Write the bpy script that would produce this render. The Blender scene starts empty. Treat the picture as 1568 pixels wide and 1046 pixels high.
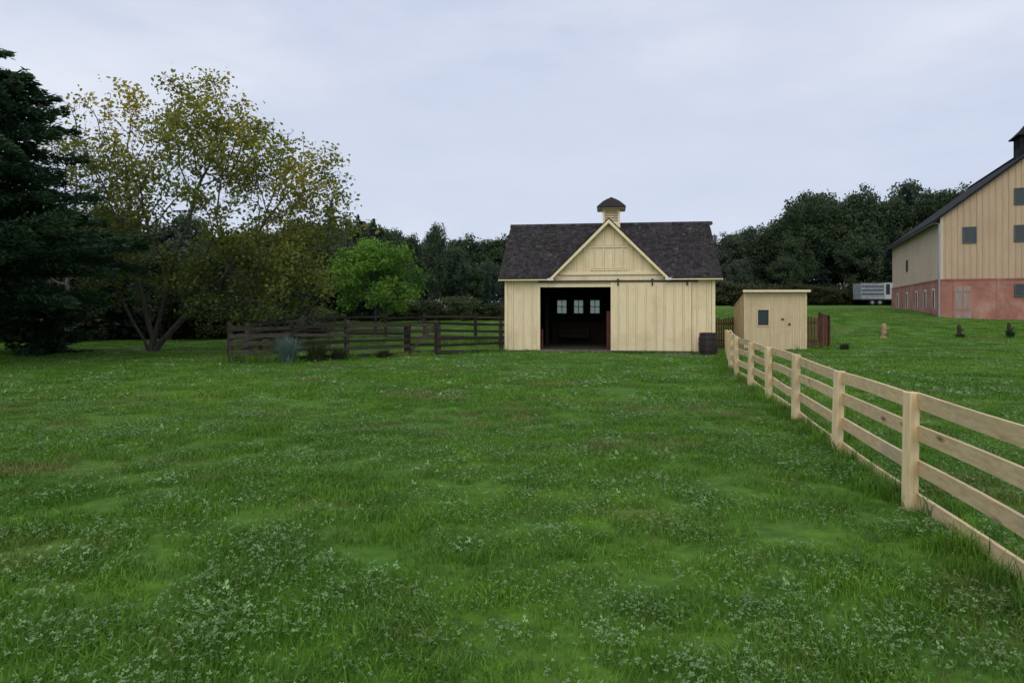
import bpy, math, random
import numpy as np
rng=np.random.default_rng(11); random.seed(11)
sc=bpy.context.scene
sc.view_settings.view_transform='Standard'
sc.view_settings.look='None'
sc.view_settings.exposure=0
COL=sc.collection

# ------------------------------------------------------------ helpers
def ss(a,b,x):
    t=np.clip((np.asarray(x,float)-a)/(b-a),0,1); return t*t*(3-2*t)
def _hash(i,j,seed):
    v=np.sin(i*127.1+j*311.7+seed*74.7)*43758.5453
    return v-np.floor(v)
def vnoise(x,y,s,seed=0):
    x=np.asarray(x,float)*s; y=np.asarray(y,float)*s
    i=np.floor(x); j=np.floor(y); fx=x-i; fy=y-j
    fx=fx*fx*(3-2*fx); fy=fy*fy*(3-2*fy)
    a=_hash(i,j,seed); b=_hash(i+1,j,seed); c=_hash(i,j+1,seed); d=_hash(i+1,j+1,seed)
    return (a*(1-fx)+b*fx)*(1-fy)+(c*(1-fx)+d*fx)*fy
def hgt(x,y):
    x=np.asarray(x,float); y=np.asarray(y,float)
    s=ss(9,20,x)
    right=1.5*ss(30,52,y)+.022*np.clip(y-50,0,50)
    left=1.1*ss(33,78,y)
    z=right*s+left*(1-s)
    z=z-.17*np.exp(-((x-5)/9)**2-((y-30)/3.5)**2)
    z=z+.13*np.exp(-((x-2.8)/1.4)**2-((y-29.2)/2.0)**2)
    z=z+.06*(vnoise(x,y,.45,3)-.5)+.03*(vnoise(x,y,1.3,5)-.5)
    return z
def H(x,y): return float(hgt(x,y))

class Frame:
    def __init__(s,ox,oy,deg,oz=0):
        t=math.radians(deg); s.o=(ox,oy,oz); s.u=(math.cos(t),-math.sin(t)); s.v=(math.sin(t),math.cos(t))
    def __call__(s,u,v,w):
        return (s.o[0]+s.u[0]*u+s.v[0]*v, s.o[1]+s.u[1]*u+s.v[1]*v, s.o[2]+w)
IDF=Frame(0,0,0)

class MB:
    def __init__(s): s.v=[];s.f=[];s.m=[];s.t=[]
    def poly(s,pts,mat=0,tone=0.):
        n=len(s.v); s.v+= [tuple(p) for p in pts]; s.f.append(tuple(range(n,n+len(pts)))); s.m.append(mat); s.t.append(tone)
    def hexa(s,p,mat=0,tone=None):
        if tone is None: tone=random.uniform(-1,1)
        n=len(s.v); s.v+=[tuple(q) for q in p]
        for f in ((0,3,2,1),(4,5,6,7),(0,1,5,4),(1,2,6,5),(2,3,7,6),(3,0,4,7)):
            s.f.append(tuple(n+i for i in f)); s.m.append(mat); s.t.append(tone)
    def box(s,fr,u0,u1,v0,v1,w0,w1,mat=0,tone=None):
        s.hexa([fr(u0,v0,w0),fr(u1,v0,w0),fr(u1,v1,w0),fr(u0,v1,w0),fr(u0,v0,w1),fr(u1,v0,w1),fr(u1,v1,w1),fr(u0,v1,w1)],mat,tone)
    def prism(s,fr,pts,v0,v1,mat=0,tone=0.):
        """polygon pts in (u,w) extruded along v"""
        n=len(pts)
        s.poly([fr(u,v0,w) for u,w in pts],mat,tone)
        s.poly([fr(u,v1,w) for u,w in pts][::-1],mat,tone)
        for i in range(n):
            a=pts[i]; b=pts[(i+1)%n]
            s.poly([fr(a[0],v0,a[1]),fr(a[0],v1,a[1]),fr(b[0],v1,b[1]),fr(b[0],v0,b[1])],mat,tone)
    def beam(s,p0,p1,w,hh,mat=0,tone=None,up=(0,0,1)):
        p0=np.array(p0,float);p1=np.array(p1,float);d=p1-p0;d/=np.linalg.norm(d)
        up=np.array(up,float)
        if abs(d@up)>.98: up=np.array([0,1.,0])
        a=np.cross(d,up);a/=np.linalg.norm(a);b=np.cross(a,d)
        a=a*w/2;b=b*hh/2
        s.hexa([p0-a-b,p0+a-b,p1+a-b,p1-a-b,p0-a+b,p0+a+b,p1+a+b,p1-a+b],mat,tone)
    def tube(s,pts,rad,n=8,mat=0,tone=0.,cap=True):
        pts=[np.array(p,float) for p in pts]; base=len(s.v)
        for i,p in enumerate(pts):
            d=pts[min(i+1,len(pts)-1)]-pts[max(i-1,0)]; d/=np.linalg.norm(d)
            r=np.array([1.,0,0]) if abs(d[0])<.8 else np.array([0,1.,0])
            a=np.cross(d,r);a/=np.linalg.norm(a);b=np.cross(d,a)
            for k in range(n):
                t=2*math.pi*k/n; s.v.append(tuple(p+rad[i]*(a*math.cos(t)+b*math.sin(t))))
        for i in range(len(pts)-1):
            for k in range(n):
                s.f.append((base+i*n+k,base+i*n+(k+1)%n,base+(i+1)*n+(k+1)%n,base+(i+1)*n+k)); s.m.append(mat); s.t.append(tone)
        if cap:
            s.f.append(tuple(base+k for k in range(n))); s.m.append(mat); s.t.append(tone)
            s.f.append(tuple(base+(len(pts)-1)*n+k for k in range(n))[::-1]); s.m.append(mat); s.t.append(tone)

def mkmesh(name,v,f,mi=None,tone=None,mats=(),smooth=False):
    me=bpy.data.meshes.new(name)
    me.from_pydata(v.tolist() if hasattr(v,'tolist') else v,[],f.tolist() if hasattr(f,'tolist') else f)
    for m in mats: me.materials.append(m)
    n=len(me.polygons)
    if mi is not None: me.polygons.foreach_set('material_index',np.asarray(mi,dtype=np.int32))
    a=me.attributes.new('tone','FLOAT','FACE')
    a.data.foreach_set('value',np.asarray(tone if tone is not None else np.zeros(n),dtype=np.float32))
    if smooth: me.polygons.foreach_set('use_smooth',np.ones(n,bool))
    me.update()
    return me
def build(mb,name,mats,parent=None,smooth=False,coll=None,loc=None,recalc=True):
    v=np.array(mb.v,float)
    off=np.array(parent.location) if parent is not None else (np.array(loc,float) if loc is not None else np.zeros(3))
    v=v-off
    me=mkmesh(name,v,mb.f,mb.m,mb.t,mats,smooth)
    if recalc:
        import bmesh
        bm=bmesh.new(); bm.from_mesh(me); bmesh.ops.recalc_face_normals(bm,faces=bm.faces); bm.to_mesh(me); bm.free()
    ob=bpy.data.objects.new(name,me); (coll or COL).objects.link(ob)
    if parent is not None: ob.parent=parent
    elif loc is not None: ob.location=loc
    return ob
def empty(name,loc):
    e=bpy.data.objects.new(name,None); e.location=loc; e.empty_display_size=.5; COL.objects.link(e); return e

# ------------------------------------------------------------ materials
def nt_new(name):
    m=bpy.data.materials.new(name); m.use_nodes=True; nt=m.node_tree; nt.nodes.clear(); return m,nt
def N(nt,t,**k):
    n=nt.nodes.new(t)
    for a,b in k.items(): setattr(n,a,b)
    return n
def mixc(nt,f,a,b,mode='MIX'):
    n=N(nt,'ShaderNodeMix',data_type='RGBA',blend_type=mode)
    for sock,val in ((n.inputs[0],f),(n.inputs[6],a),(n.inputs[7],b)):
        if isinstance(val,bpy.types.NodeSocket): nt.links.new(val,sock)
        elif isinstance(val,(tuple,list)): sock.default_value=(*val[:3],1)
        else: sock.default_value=val
    return n.outputs[2]
def noise(nt,vec,scale,detail=4,rough=.55,mapscale=None):
    if mapscale:
        mp=N(nt,'ShaderNodeMapping'); mp.inputs['Scale'].default_value=mapscale; nt.links.new(vec,mp.inputs[0]); vec=mp.outputs[0]
    n=N(nt,'ShaderNodeTexNoise'); n.inputs['Scale'].default_value=scale; n.inputs['Detail'].default_value=detail; n.inputs['Roughness'].default_value=rough
    nt.links.new(vec,n.inputs['Vector']); return n.outputs['Fac']
def ramp(nt,fac,a,b,c0=(0,0,0),c1=(1,1,1)):
    r=N(nt,'ShaderNodeValToRGB'); r.color_ramp.elements[0].position=a; r.color_ramp.elements[1].position=b
    r.color_ramp.elements[0].color=(*c0,1); r.color_ramp.elements[1].color=(*c1,1); nt.links.new(fac,r.inputs[0]); return r.outputs[0]
def tonemul(nt,col,k):
    at=N(nt,'ShaderNodeAttribute',attribute_name='tone')
    m=N(nt,'ShaderNodeMath',operation='MULTIPLY_ADD'); nt.links.new(at.outputs['Fac'],m.inputs[0]); m.inputs[1].default_value=k; m.inputs[2].default_value=1
    s=N(nt,'ShaderNodeVectorMath',operation='SCALE'); nt.links.new(col,s.inputs[0]); nt.links.new(m.outputs[0],s.inputs['Scale']); return s.outputs[0]
def finish(nt,col,rough=.8,bump=None,bs=.3,bd=.01,spec=.3,trans=0,metal=0):
    p=N(nt,'ShaderNodeBsdfPrincipled'); nt.links.new(col,p.inputs['Base Color']); p.inputs['Roughness'].default_value=rough
    p.inputs['Specular IOR Level'].default_value=spec; p.inputs['Metallic'].default_value=metal
    if bump is not None:
        b=N(nt,'ShaderNodeBump'); b.inputs['Strength'].default_value=bs; b.inputs['Distance'].default_value=bd
        nt.links.new(bump,b.inputs['Height']); nt.links.new(b.outputs[0],p.inputs['Normal'])
    o=N(nt,'ShaderNodeOutputMaterial'); sh=p.outputs[0]
    if trans>0:
        t=N(nt,'ShaderNodeBsdfTranslucent'); nt.links.new(col,t.inputs[0]); mx=N(nt,'ShaderNodeMixShader'); mx.inputs[0].default_value=trans
        nt.links.new(sh,mx.inputs[1]); nt.links.new(t.outputs[0],mx.inputs[2]); sh=mx.outputs[0]
    nt.links.new(sh,o.inputs[0])
def surf(name,c1,c2,scale=2,mapscale=None,rough=.8,bs=.3,tone=.1,stain=None,stscale=.7,lo=.35,hi=.65,spec=.3,metal=0,knots=None):
    m,nt=nt_new(name)
    tc=N(nt,'ShaderNodeTexCoord').outputs['Object']
    n1=noise(nt,tc,scale,5,.6,mapscale)
    col=mixc(nt,ramp(nt,n1,lo,hi),c1,c2)
    if stain:
        n2=noise(nt,tc,stscale,6,.65)
        col=mixc(nt,ramp(nt,n2,.5,.72),col,stain)
    if knots:
        vo=N(nt,'ShaderNodeTexVoronoi'); mp=N(nt,'ShaderNodeMapping'); mp.inputs['Scale'].default_value=knots; nt.links.new(tc,mp.inputs[0]); nt.links.new(mp.outputs[0],vo.inputs['Vector']); vo.inputs['Scale'].default_value=1
        col=mixc(nt,ramp(nt,vo.outputs['Distance'],.05,.17,(1,1,1),(0,0,0)),col,(.20,.11,.05))
    col=tonemul(nt,col,tone)
    finish(nt,col,rough,n1,bs,.01,spec,0,metal)
    return m
M={}
M['cream']=surf('cream_paint',(.82,.69,.44),(.73,.60,.37),1.5,(9,9,.7),.75,.25,.05,(.64,.51,.31),.9)
M['cream_trim']=surf('cream_trim',(.84,.72,.47),(.75,.62,.39),2,(6,6,1),.7,.15,.04)
M['seam']=surf('batten_seams',(.34,.265,.15),(.5,.4,.23),3,(3,3,.6),.85,.2,.2)  # brown strips along battens and trim: edge weathering plus painted-in shadow lines
M['seampeach']=surf('peach_seams',(.30,.20,.125),(.40,.28,.18),3,(3,3,.6),.85,.2,.2)  # peach version of the strips: shadow lines and weathering put into colour
M['peach']=surf('peach_paint',(.52,.375,.25),(.46,.33,.215),1.2,(6,6,.5),.75,.25,.06,(.42,.31,.21),.4)
M['peachside']=surf('faded_paint',(.60,.50,.39),(.53,.44,.34),1.2,(6,6,.5),.75,.25,.06,(.48,.4,.3),.4)
M['redstone']=surf('red_painted_masonry',(.37,.16,.12),(.29,.12,.09),2.5,None,.85,.7,.08,(.46,.29,.22),.6)
M['whitetrim']=surf('white_paint',(.75,.73,.68),(.62,.6,.55),3,None,.6,.1,.05)
M['shingle']=surf('cedar_shingles',(.026,.0225,.0235),(.052,.045,.046),3,(3,3,3),.95,.4,.5,(.032,.034,.025),.8,spec=.15)
M['darkroof']=surf('dark_roofing',(.012,.014,.015),(.02,.021,.024),2,None,.8,.2,.1,spec=.1)
M['oldwood']=surf('old_dark_wood',(.028,.022,.018),(.068,.056,.045),3,(2,2,9),.95,.6,.5,(.03,.038,.024),2.,spec=.15)
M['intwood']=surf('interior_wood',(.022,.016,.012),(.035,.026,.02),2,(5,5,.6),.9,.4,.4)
M['redwood']=surf('red_gate_wood',(.10,.03,.02),(.06,.022,.015),2,(5,5,1),.8,.3,.2)
M['stone']=surf('foundation_stone',(.22,.2,.17),(.12,.11,.1),5,None,.9,.8,.3)
M['newwood']=surf('new_pine_boards',(.70,.54,.31),(.55,.40,.21),1.3,(22,1.3,22),.7,.25,.12,(.42,.36,.25),1.5,knots=(5,1.3,5))
M['newpost']=surf('new_pine_posts',(.70,.56,.33),(.55,.42,.225),1.3,(22,22,1.6),.7,.25,.08,(.44,.39,.27),1.6)
M['brownpicket']=surf('brown_picket_wood',(.105,.045,.026),(.065,.033,.02),2,(7,7,.8),.85,.4,.35)
M['bark']=surf('bark',(.030,.026,.022),(.060,.054,.046),5,(2,2,.5),.95,1.,.1)
M['maplebark']=surf('maple_bark',(.045,.040,.034),(.085,.078,.068),5,(2,2,.5),.95,1.,.1)
M['palebark']=surf('pale_bark',(.10,.095,.09),(.17,.16,.15),4,(2,2,.5),.95,.6,.1)
M['metal']=surf('dark_metal',(.05,.05,.05),(.03,.03,.03),6,None,.5,.1,.1,metal=.3)
M['galv']=surf('galvanised_metal',(.36,.38,.41),(.25,.27,.3),3,None,.5,.1,.08,metal=.2)
M['rubber']=surf('rubber',(.015,.015,.015),(.025,.025,.025),6,None,.8,.1,.1)
M['greydoor']=surf('grey_weathered_door',(.34,.27,.24),(.26,.2,.18),2,(6,6,.7),.85,.3,.15,(.40,.17,.12),1.2)
M['barrel']=surf('barrel_oak',(.030,.022,.022),(.05,.036,.032),3,(6,6,.6),.7,.3,.3)
M['stump']=surf('stump_wood',(.42,.3,.16),(.28,.2,.11),4,(5,5,1),.9,.6,.2)
M['dirt']=surf('packed_dirt',(.07,.055,.04),(.045,.036,.028),3,None,.95,.6,0)
M['greentrim']=surf('green_grey_trim',(.09,.11,.10),(.07,.085,.08))
def glassmat():
    m,nt=nt_new('window_glass'); p=N(nt,'ShaderNodeBsdfPrincipled'); p.inputs['Base Color'].default_value=(.03,.045,.05,1); p.inputs['Roughness'].default_value=.12
    o=N(nt,'ShaderNodeOutputMaterial'); nt.links.new(p.outputs[0],o.inputs[0]); return m
M['glass']=glassmat()
def dusty():
    m,nt=nt_new('dusty_glass'); t=N(nt,'ShaderNodeBsdfTranslucent'); t.inputs[0].default_value=(.66,.74,.68,1); tr=N(nt,'ShaderNodeBsdfTransparent')
    mx=N(nt,'ShaderNodeMixShader'); mx.inputs[0].default_value=.4; o=N(nt,'ShaderNodeOutputMaterial')
    nt.links.new(t.outputs[0],mx.inputs[1]); nt.links.new(tr.outputs[0],mx.inputs[2]); nt.links.new(mx.outputs[0],o.inputs[0]); return m
M['dusty']=dusty()

def leafmat(name,ca,cb,cc=None,trans=.35,rand=.25,rough=.6):
    m,nt=nt_new(name)
    at=N(nt,'ShaderNodeAttribute',attribute_name='tone')
    mr=N(nt,'ShaderNodeMapRange'); mr.inputs[1].default_value=-1; mr.inputs[2].default_value=1; nt.links.new(at.outputs['Fac'],mr.inputs[0])
    if isinstance(ca[0],tuple):
        r=N(nt,'ShaderNodeValToRGB'); nt.links.new(mr.outputs[0],r.inputs[0]); cr=r.color_ramp
        cr.elements[0].color=(*ca[0],1); cr.elements[1].color=(*ca[-1],1)
        for i,cx in enumerate(ca[1:-1]):
            e=cr.elements.new((i+1)/(len(ca)-1)); e.color=(*cx,1)
        col=r.outputs[0]
    else: col=mixc(nt,mr.outputs[0],ca,cb)
    oi=N(nt,'ShaderNodeObjectInfo')
    if cc: 
        col=mixc(nt,ramp(nt,oi.outputs['Random'],.35,1.),col,cc)
    mm=N(nt,'ShaderNodeMath',operation='MULTIPLY_ADD'); nt.links.new(oi.outputs['Random'],mm.inputs[0]); mm.inputs[1].default_value=rand*2; mm.inputs[2].default_value=1-rand
    s=N(nt,'ShaderNodeVectorMath',operation='SCALE'); nt.links.new(col,s.inputs[0]); nt.links.new(mm.outputs[0],s.inputs['Scale'])
    finish(nt,s.outputs[0],rough,None,spec=.2,trans=trans); return m
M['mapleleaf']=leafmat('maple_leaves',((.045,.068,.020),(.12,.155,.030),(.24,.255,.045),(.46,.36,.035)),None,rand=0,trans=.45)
M['sparseleaf']=leafmat('pale_leaves',(.09,.11,.05),(.22,.20,.09),rand=0)
M['limeleaf']=leafmat('light_green_leaves',(.07,.17,.025),(.19,.34,.045),rand=0,trans=.4)
M['forestleaf']=leafmat('forest_leaves',(.026,.050,.024),(.088,.130,.054),(.060,.080,.054),rand=.35,trans=.3)  # slight distance haze is mixed into these leaf colours
M['needle']=leafmat('pine_needles',(.016,.045,.020),(.050,.100,.042),rand=0,trans=.2)
M['needlef']=leafmat('forest_needles',(.016,.036,.026),(.040,.074,.054),rand=.25,trans=.15)
M['shrubleaf']=leafmat('shrub_leaves',(.038,.058,.022),(.11,.115,.05),(.06,.09,.035),rand=.3,trans=.3)
M['blueweed']=leafmat('blue_weed_leaves',(.09,.15,.12),(.20,.29,.24),rand=0)

def patchcol(nt,pos):
    a=noise(nt,pos,.22,4,.6); b=noise(nt,pos,1.3,4,.6); c=noise(nt,pos,.30,4,.6,(1,1.6,1))
    col=mixc(nt,ramp(nt,a,.34,.66),(.072,.180,.016),(.135,.255,.024))
    col=mixc(nt,ramp(nt,b,.44,.68),col,(.092,.190,.030))
    col=mixc(nt,ramp(nt,c,.57,.70),col,(.190,.190,.060))
    return col
def grassmat(name,mul,rough=.55,spec=.2,tint=None,tf=0.):
    m,nt=nt_new(name); pos=N(nt,'ShaderNodeNewGeometry').outputs['Position']
    col=patchcol(nt,pos)
    if tint: col=mixc(nt,tf,col,tint)
    oi=N(nt,'ShaderNodeObjectInfo'); mm=N(nt,'ShaderNodeMath',operation='MULTIPLY_ADD'); nt.links.new(oi.outputs['Random'],mm.inputs[0]); mm.inputs[1].default_value=.36*mul; mm.inputs[2].default_value=.82*mul
    s=N(nt,'ShaderNodeVectorMath',operation='SCALE'); nt.links.new(col,s.inputs[0]); nt.links.new(mm.outputs[0],s.inputs['Scale'])
    finish(nt,tonemul(nt,s.outputs[0],.4),rough,None,spec=spec,trans=.3); return m
M['grass']=grassmat('grass_blades',1.1)
M['clover']=grassmat('clover_leaves',1.15,.45,.4,(.22,.33,.16),.6)
M['drygrass']=grassmat('dry_grass',1.,.6,.2,(.24,.20,.09),.75)
def groundmat():
    m,nt=nt_new('lawn_ground'); pos=N(nt,'ShaderNodeNewGeometry').outputs['Position']
    col=patchcol(nt,pos); f=noise(nt,pos,6,6,.7)
    col=mixc(nt,ramp(nt,f,.3,.7),(.045,.10,.018),col)
    g=noise(nt,pos,.9,5,.65)
    col=mixc(nt,ramp(nt,g,.60,.68),col,(.08,.062,.034))
    finish(nt,col,.95,f,.6,.04,.1); return m
M['ground']=groundmat()

# ------------------------------------------------------------ terrain
def coords(lim,n,k):
    t=np.linspace(-1,1,n); return np.sinh(k*t)/np.sinh(k)*lim
gx=coords(700,281,4.6); gy=coords(700,281,4.4)+25
X,Y=np.meshgrid(gx,gy); Z=hgt(X,Y)
V=np.stack([X.ravel(),Y.ravel(),Z.ravel()],1); n=len(gx); mrow=len(gy)
ii=np.arange((mrow-1)*(n-1)); r=ii//(n-1); c=ii%(n-1); a=r*n+c
me=mkmesh('ground',V,np.stack([a,a+1,a+n+1,a+n],1),None,None,[M['ground']],True)
COL.objects.link(bpy.data.objects.new('ground',me))

# ------------------------------------------------------------ instancing
def protocoll(name):
    return bpy.data.collections.new(name)
def instancer(name,pts,rot,scl,idx,coll):
    me=bpy.data.meshes.new(name); me.from_pydata(np.asarray(pts).tolist(),[],[])
    a=me.attributes.new('rot','FLOAT_VECTOR','POINT'); a.data.foreach_set('vector',np.asarray(rot,np.float32).ravel())
    a=me.attributes.new('scl','FLOAT_VECTOR','POINT'); a.data.foreach_set('vector',np.asarray(scl,np.float32).ravel())
    a=me.attributes.new('idx','INT','POINT'); a.data.foreach_set('value',np.asarray(idx,np.int32))
    ob=bpy.data.objects.new(name,me); COL.objects.link(ob)
    g=bpy.data.node_groups.new(name+'_nodes','GeometryNodeTree')
    g.interface.new_socket('Geometry',in_out='INPUT',socket_type='NodeSocketGeometry')
    g.interface.new_socket('Geometry',in_out='OUTPUT',socket_type='NodeSocketGeometry')
    gi=g.nodes.new('NodeGroupInput'); go=g.nodes.new('NodeGroupOutput')
    ci=g.nodes.new('GeometryNodeCollectionInfo'); ci.inputs[0].default_value=coll; ci.inputs[1].default_value=True; ci.inputs[2].default_value=True
    ip=g.nodes.new('GeometryNodeInstanceOnPoints'); ip.inputs['Pick Instance'].default_value=True
    def at(nm,t):
        q=g.nodes.new('GeometryNodeInputNamedAttribute'); q.data_type=t; q.inputs[0].default_value=nm; return q.outputs[0]
    g.links.new(gi.outputs[0],ip.inputs['Points']); g.links.new(ci.outputs[0],ip.inputs['Instance'])
    g.links.new(at('idx','INT'),ip.inputs['Instance Index']); g.links.new(at('rot','FLOAT_VECTOR'),ip.inputs['Rotation']); g.links.new(at('scl','FLOAT_VECTOR'),ip.inputs['Scale'])
    g.links.new(ip.outputs[0],go.inputs[0])
    md=ob.modifiers.new('instances','NODES'); md.node_group=g
    return ob

# ------------------------------------------------------------ grass prototypes
GC=protocoll('grass_prototypes')
def blades(name,n,R,h0,h1,w,seed,mat,lean=.5):
    q=np.random.default_rng(seed); 
    a=q.uniform(0,2*np.pi,n); rr=R*np.sqrt(q.uniform(0,1,n)); bx=rr*np.cos(a); by=rr*np.sin(a)
    hh=q.uniform(h0,h1,n)*(1-.3*rr/R); d=q.uniform(0,2*np.pi,n); ln=q.uniform(.1,lean,n)*hh; ww=w*q.uniform(.6,1.2,n)/2
    dx,dy=np.cos(d),np.sin(d); fa=d+np.pi/2+q.normal(0,.5,n); px,py=np.cos(fa)*ww,np.sin(fa)*ww
    z0=np.full(n,-.02)
    P=[np.stack([bx-px,by-py,z0],1),np.stack([bx+px,by+py,z0],1),
       np.stack([bx+px*.8+dx*ln*.35,by+py*.8+dy*ln*.35,hh*.6],1),np.stack([bx-px*.8+dx*ln*.35,by-py*.8+dy*ln*.35,hh*.6],1),
       np.stack([bx+dx*ln*1.3,by+dy*ln*1.3,hh],1)]
    v=np.stack(P,1).reshape(-1,3); f=[]
    for i in range(n):
        b=i*5; f.append((b,b+1,b+2,b+3)); f.append((b+3,b+2,b+4))
    t=np.repeat(q.uniform(-1,1,n),2)
    me=mkmesh(name,v,f,None,t,[mat]); ob=bpy.data.objects.new(name,me); GC.objects.link(ob)
def clover(name,n,R,size,seed,mat,h0=.03,h1=.075,nb=0):
    q=np.random.default_rng(seed); v=[];f=[];t=[];mi=[]
    for i in range(n):
        a=q.uniform(0,2*np.pi); rr=R*math.sqrt(q.uniform()); c=np.array([rr*math.cos(a),rr*math.sin(a),q.uniform(h0,h1)])
        tn=q.uniform(-1,1); a0=q.uniform(0,2*np.pi); tx,ty=q.normal(0,.4,2)
        for k in range(3):
            b=a0+k*2.094; s=size*q.uniform(.7,1.3)
            for (ra,da) in ((0,0),(.75,-.55),(1,0),(.75,.55)):
                x=ra*s*math.cos(b+da); y=ra*s*math.sin(b+da); v.append((c[0]+x,c[1]+y,c[2]+x*tx+y*ty+.15*ra*s))
            m=len(v)-4; f.append((m,m+1,m+2,m+3)); t.append(tn); mi.append(0)
    for i in range(nb):
        a=q.uniform(0,6.28); rr=R*math.sqrt(q.uniform()); x,y=rr*math.cos(a),rr*math.sin(a); hh=q.uniform(.04,.10); d=q.uniform(0,6.28); l=hh*.5; w_=.004
        m=len(v); v+=[(x-w_,y,-.02),(x+w_,y,-.02),(x+math.cos(d)*l,y+math.sin(d)*l,hh)]; f.append((m,m+1,m+2)); t.append(q.uniform(-1,1)); mi.append(1)
    me=mkmesh(name,v,f,mi,t,[mat,M['grass']]); ob=bpy.data.objects.new(name,me); GC.objects.link(ob)
blades('grass_a_fine',190,.24,.035,.085,.0072,1,M['grass'],1.1)
blades('grass_b_fine',190,.24,.03,.10,.0072,2,M['grass'],1.3)
blades('grass_c_tall',60,.11,.08,.16,.008,3,M['grass'],.9)
clover('grass_d_clover',42,.26,.0125,4,M['clover'],.035,.08,170)
clover('grass_e_weed',18,.16,.021,5,M['clover'],.03,.085,40)
blades('grass_f_far',130,.40,.04,.10,.016,6,M['grass'],1.)
blades('grass_g_far',130,.40,.035,.095,.018,7,M['grass'],1.1)
clover('grass_h_cloverfar',36,.40,.022,8,M['clover'],.04,.10,150)
blades('grass_i_dry',70,.22,.03,.09,.006,9,M['drygrass'],1.3)
blades('grass_j_unmown',90,.18,.15,.42,.011,10,M['grass'],.7)
B8=Frame(-.32,30.2,8)
def inbarn(x,y):
    dx=x+.32; dy=y-30.2; u=dx*B8.u[0]+dy*B8.u[1]; v=dx*B8.v[0]+dy*B8.v[1]
    return (u>-.02)&(u<9.04)&(v>.02)&(v<7.3)
pts=[];idx=[];scl=[]
def scatter(y0,y1,dens,kind):
    area=(y1-y0)*2*(.85*(y0+y1)/2+4); n=int(area*dens)
    y=np.sqrt(rng.uniform(0,1,n)*((y1)**2-(y0)**2)+y0**2) if y0>1 else rng.uniform(y0,y1,n)
    w=.85*y+4; x=rng.uniform(-1,1,n)*w
    k=~inbarn(x,y)
    if y0>=28: 
        dx=x-28.9; dy=y-46; u=dx*.93-dy*.368; v=dx*.368+dy*.93
        k&=~((u>0)&(u<13)&(v>0)&(v<22))
    x=x[k];y=y[k];n=len(x)
    nn=vnoise(x,y,.8,21)*.35+vnoise(x,y,2.6,22)*.35+vnoise(x,y,6.,27)*.30; dd=vnoise(x,y,.55,23)*.65+vnoise(x,y,1.7,24)*.35; bare=vnoise(x,y,.8,25)*.6+vnoise(x,y,2.2,26)*.4
    r=rng.uniform(0,1,n)
    pc=np.clip((nn-.40)/.2,0,1)
    if kind=='near':
        i=np.where(r<.5,0,1); cl=rng.uniform(0,1,n)<pc*.62; i=np.where(cl,3,i)
        i=np.where((nn>.44)&(rng.uniform(0,1,n)<.13),4,i); i=np.where((rng.uniform(0,1,n)<.08)&(nn<.5),2,i)
        i=np.where((dd>.68)&(rng.uniform(0,1,n)<.45),8,i)
        i=np.where((rng.uniform(0,1,n)<.03),8,i)
    else:
        i=np.where(r<.5,5,6); i=np.where(rng.uniform(0,1,n)<pc*.42,7,i); i=np.where((dd>.68)&(rng.uniform(0,1,n)<.4),8,i)
        i=np.where((rng.uniform(0,1,n)<.04)&(y<30),2,i)
    keep=~((bare>.70)&(rng.uniform(0,1,n)<.8)); x=x[keep];y=y[keep];i=i[keep];n=len(x)
    s=rng.uniform(.75,1.1,n)*(.85+.35*vnoise(x,y,.7,31)); sz=s*rng.uniform(.8,1.1,n)
    pts.append(np.stack([x,y,hgt(x,y)],1)); idx.append(i); scl.append(np.stack([s.clip(.8,1.3),s.clip(.8,1.3),sz],1))
scatter(.5,6,30,'near'); scatter(6,13,22,'near'); scatter(13,30,9,'far'); scatter(30,62,4,'far')
def strip(p0,p1,n,w=.12,s0=.5,s1=1.,kinds=(9,2)):
    t=rng.uniform(0,1,n); x=p0[0]+(p1[0]-p0[0])*t+rng.normal(0,w,n); y=p0[1]+(p1[1]-p0[1])*t+rng.normal(0,w,n)
    k=~inbarn(x,y); x=x[k];y=y[k];n=len(x)
    s=rng.uniform(s0,s1,n)
    pts.append(np.stack([x,y,hgt(x,y)],1)); idx.append(rng.choice(kinds,n)); scl.append(np.stack([s,s,s],1))
strip((3.0,3.5),(6.3,20),250,.14,.4,.85); strip((6.3,20),(8.8,28.5),90,.14,.4,.8)
strip((-8.9,21.6),(-5.7,23.6),60,.2,.6,1.3); strip((-5.7,23.6),(-.4,29.),90,.2,.5,1.1)
strip((-.3,30.0),(1.3,29.8),20,.08,.4,.8); strip((4.7,29.4),(8.8,28.8),40,.08,.4,.8)
strip((-8.9,21.6),(-11,31),60,.3,.6,1.4); strip((-12,33),(0,37),150,1.5,.6,1.6)
strip((10.5,30.9),(14.6,31.1),40,.12,.4,.9)
P_=np.concatenate(pts); I_=np.concatenate(idx); S_=np.concatenate(scl); R_=np.zeros_like(P_); R_[:,2]=rng.uniform(0,6.28,len(P_))
instancer('grass',P_,R_,S_,I_,GC)

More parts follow.
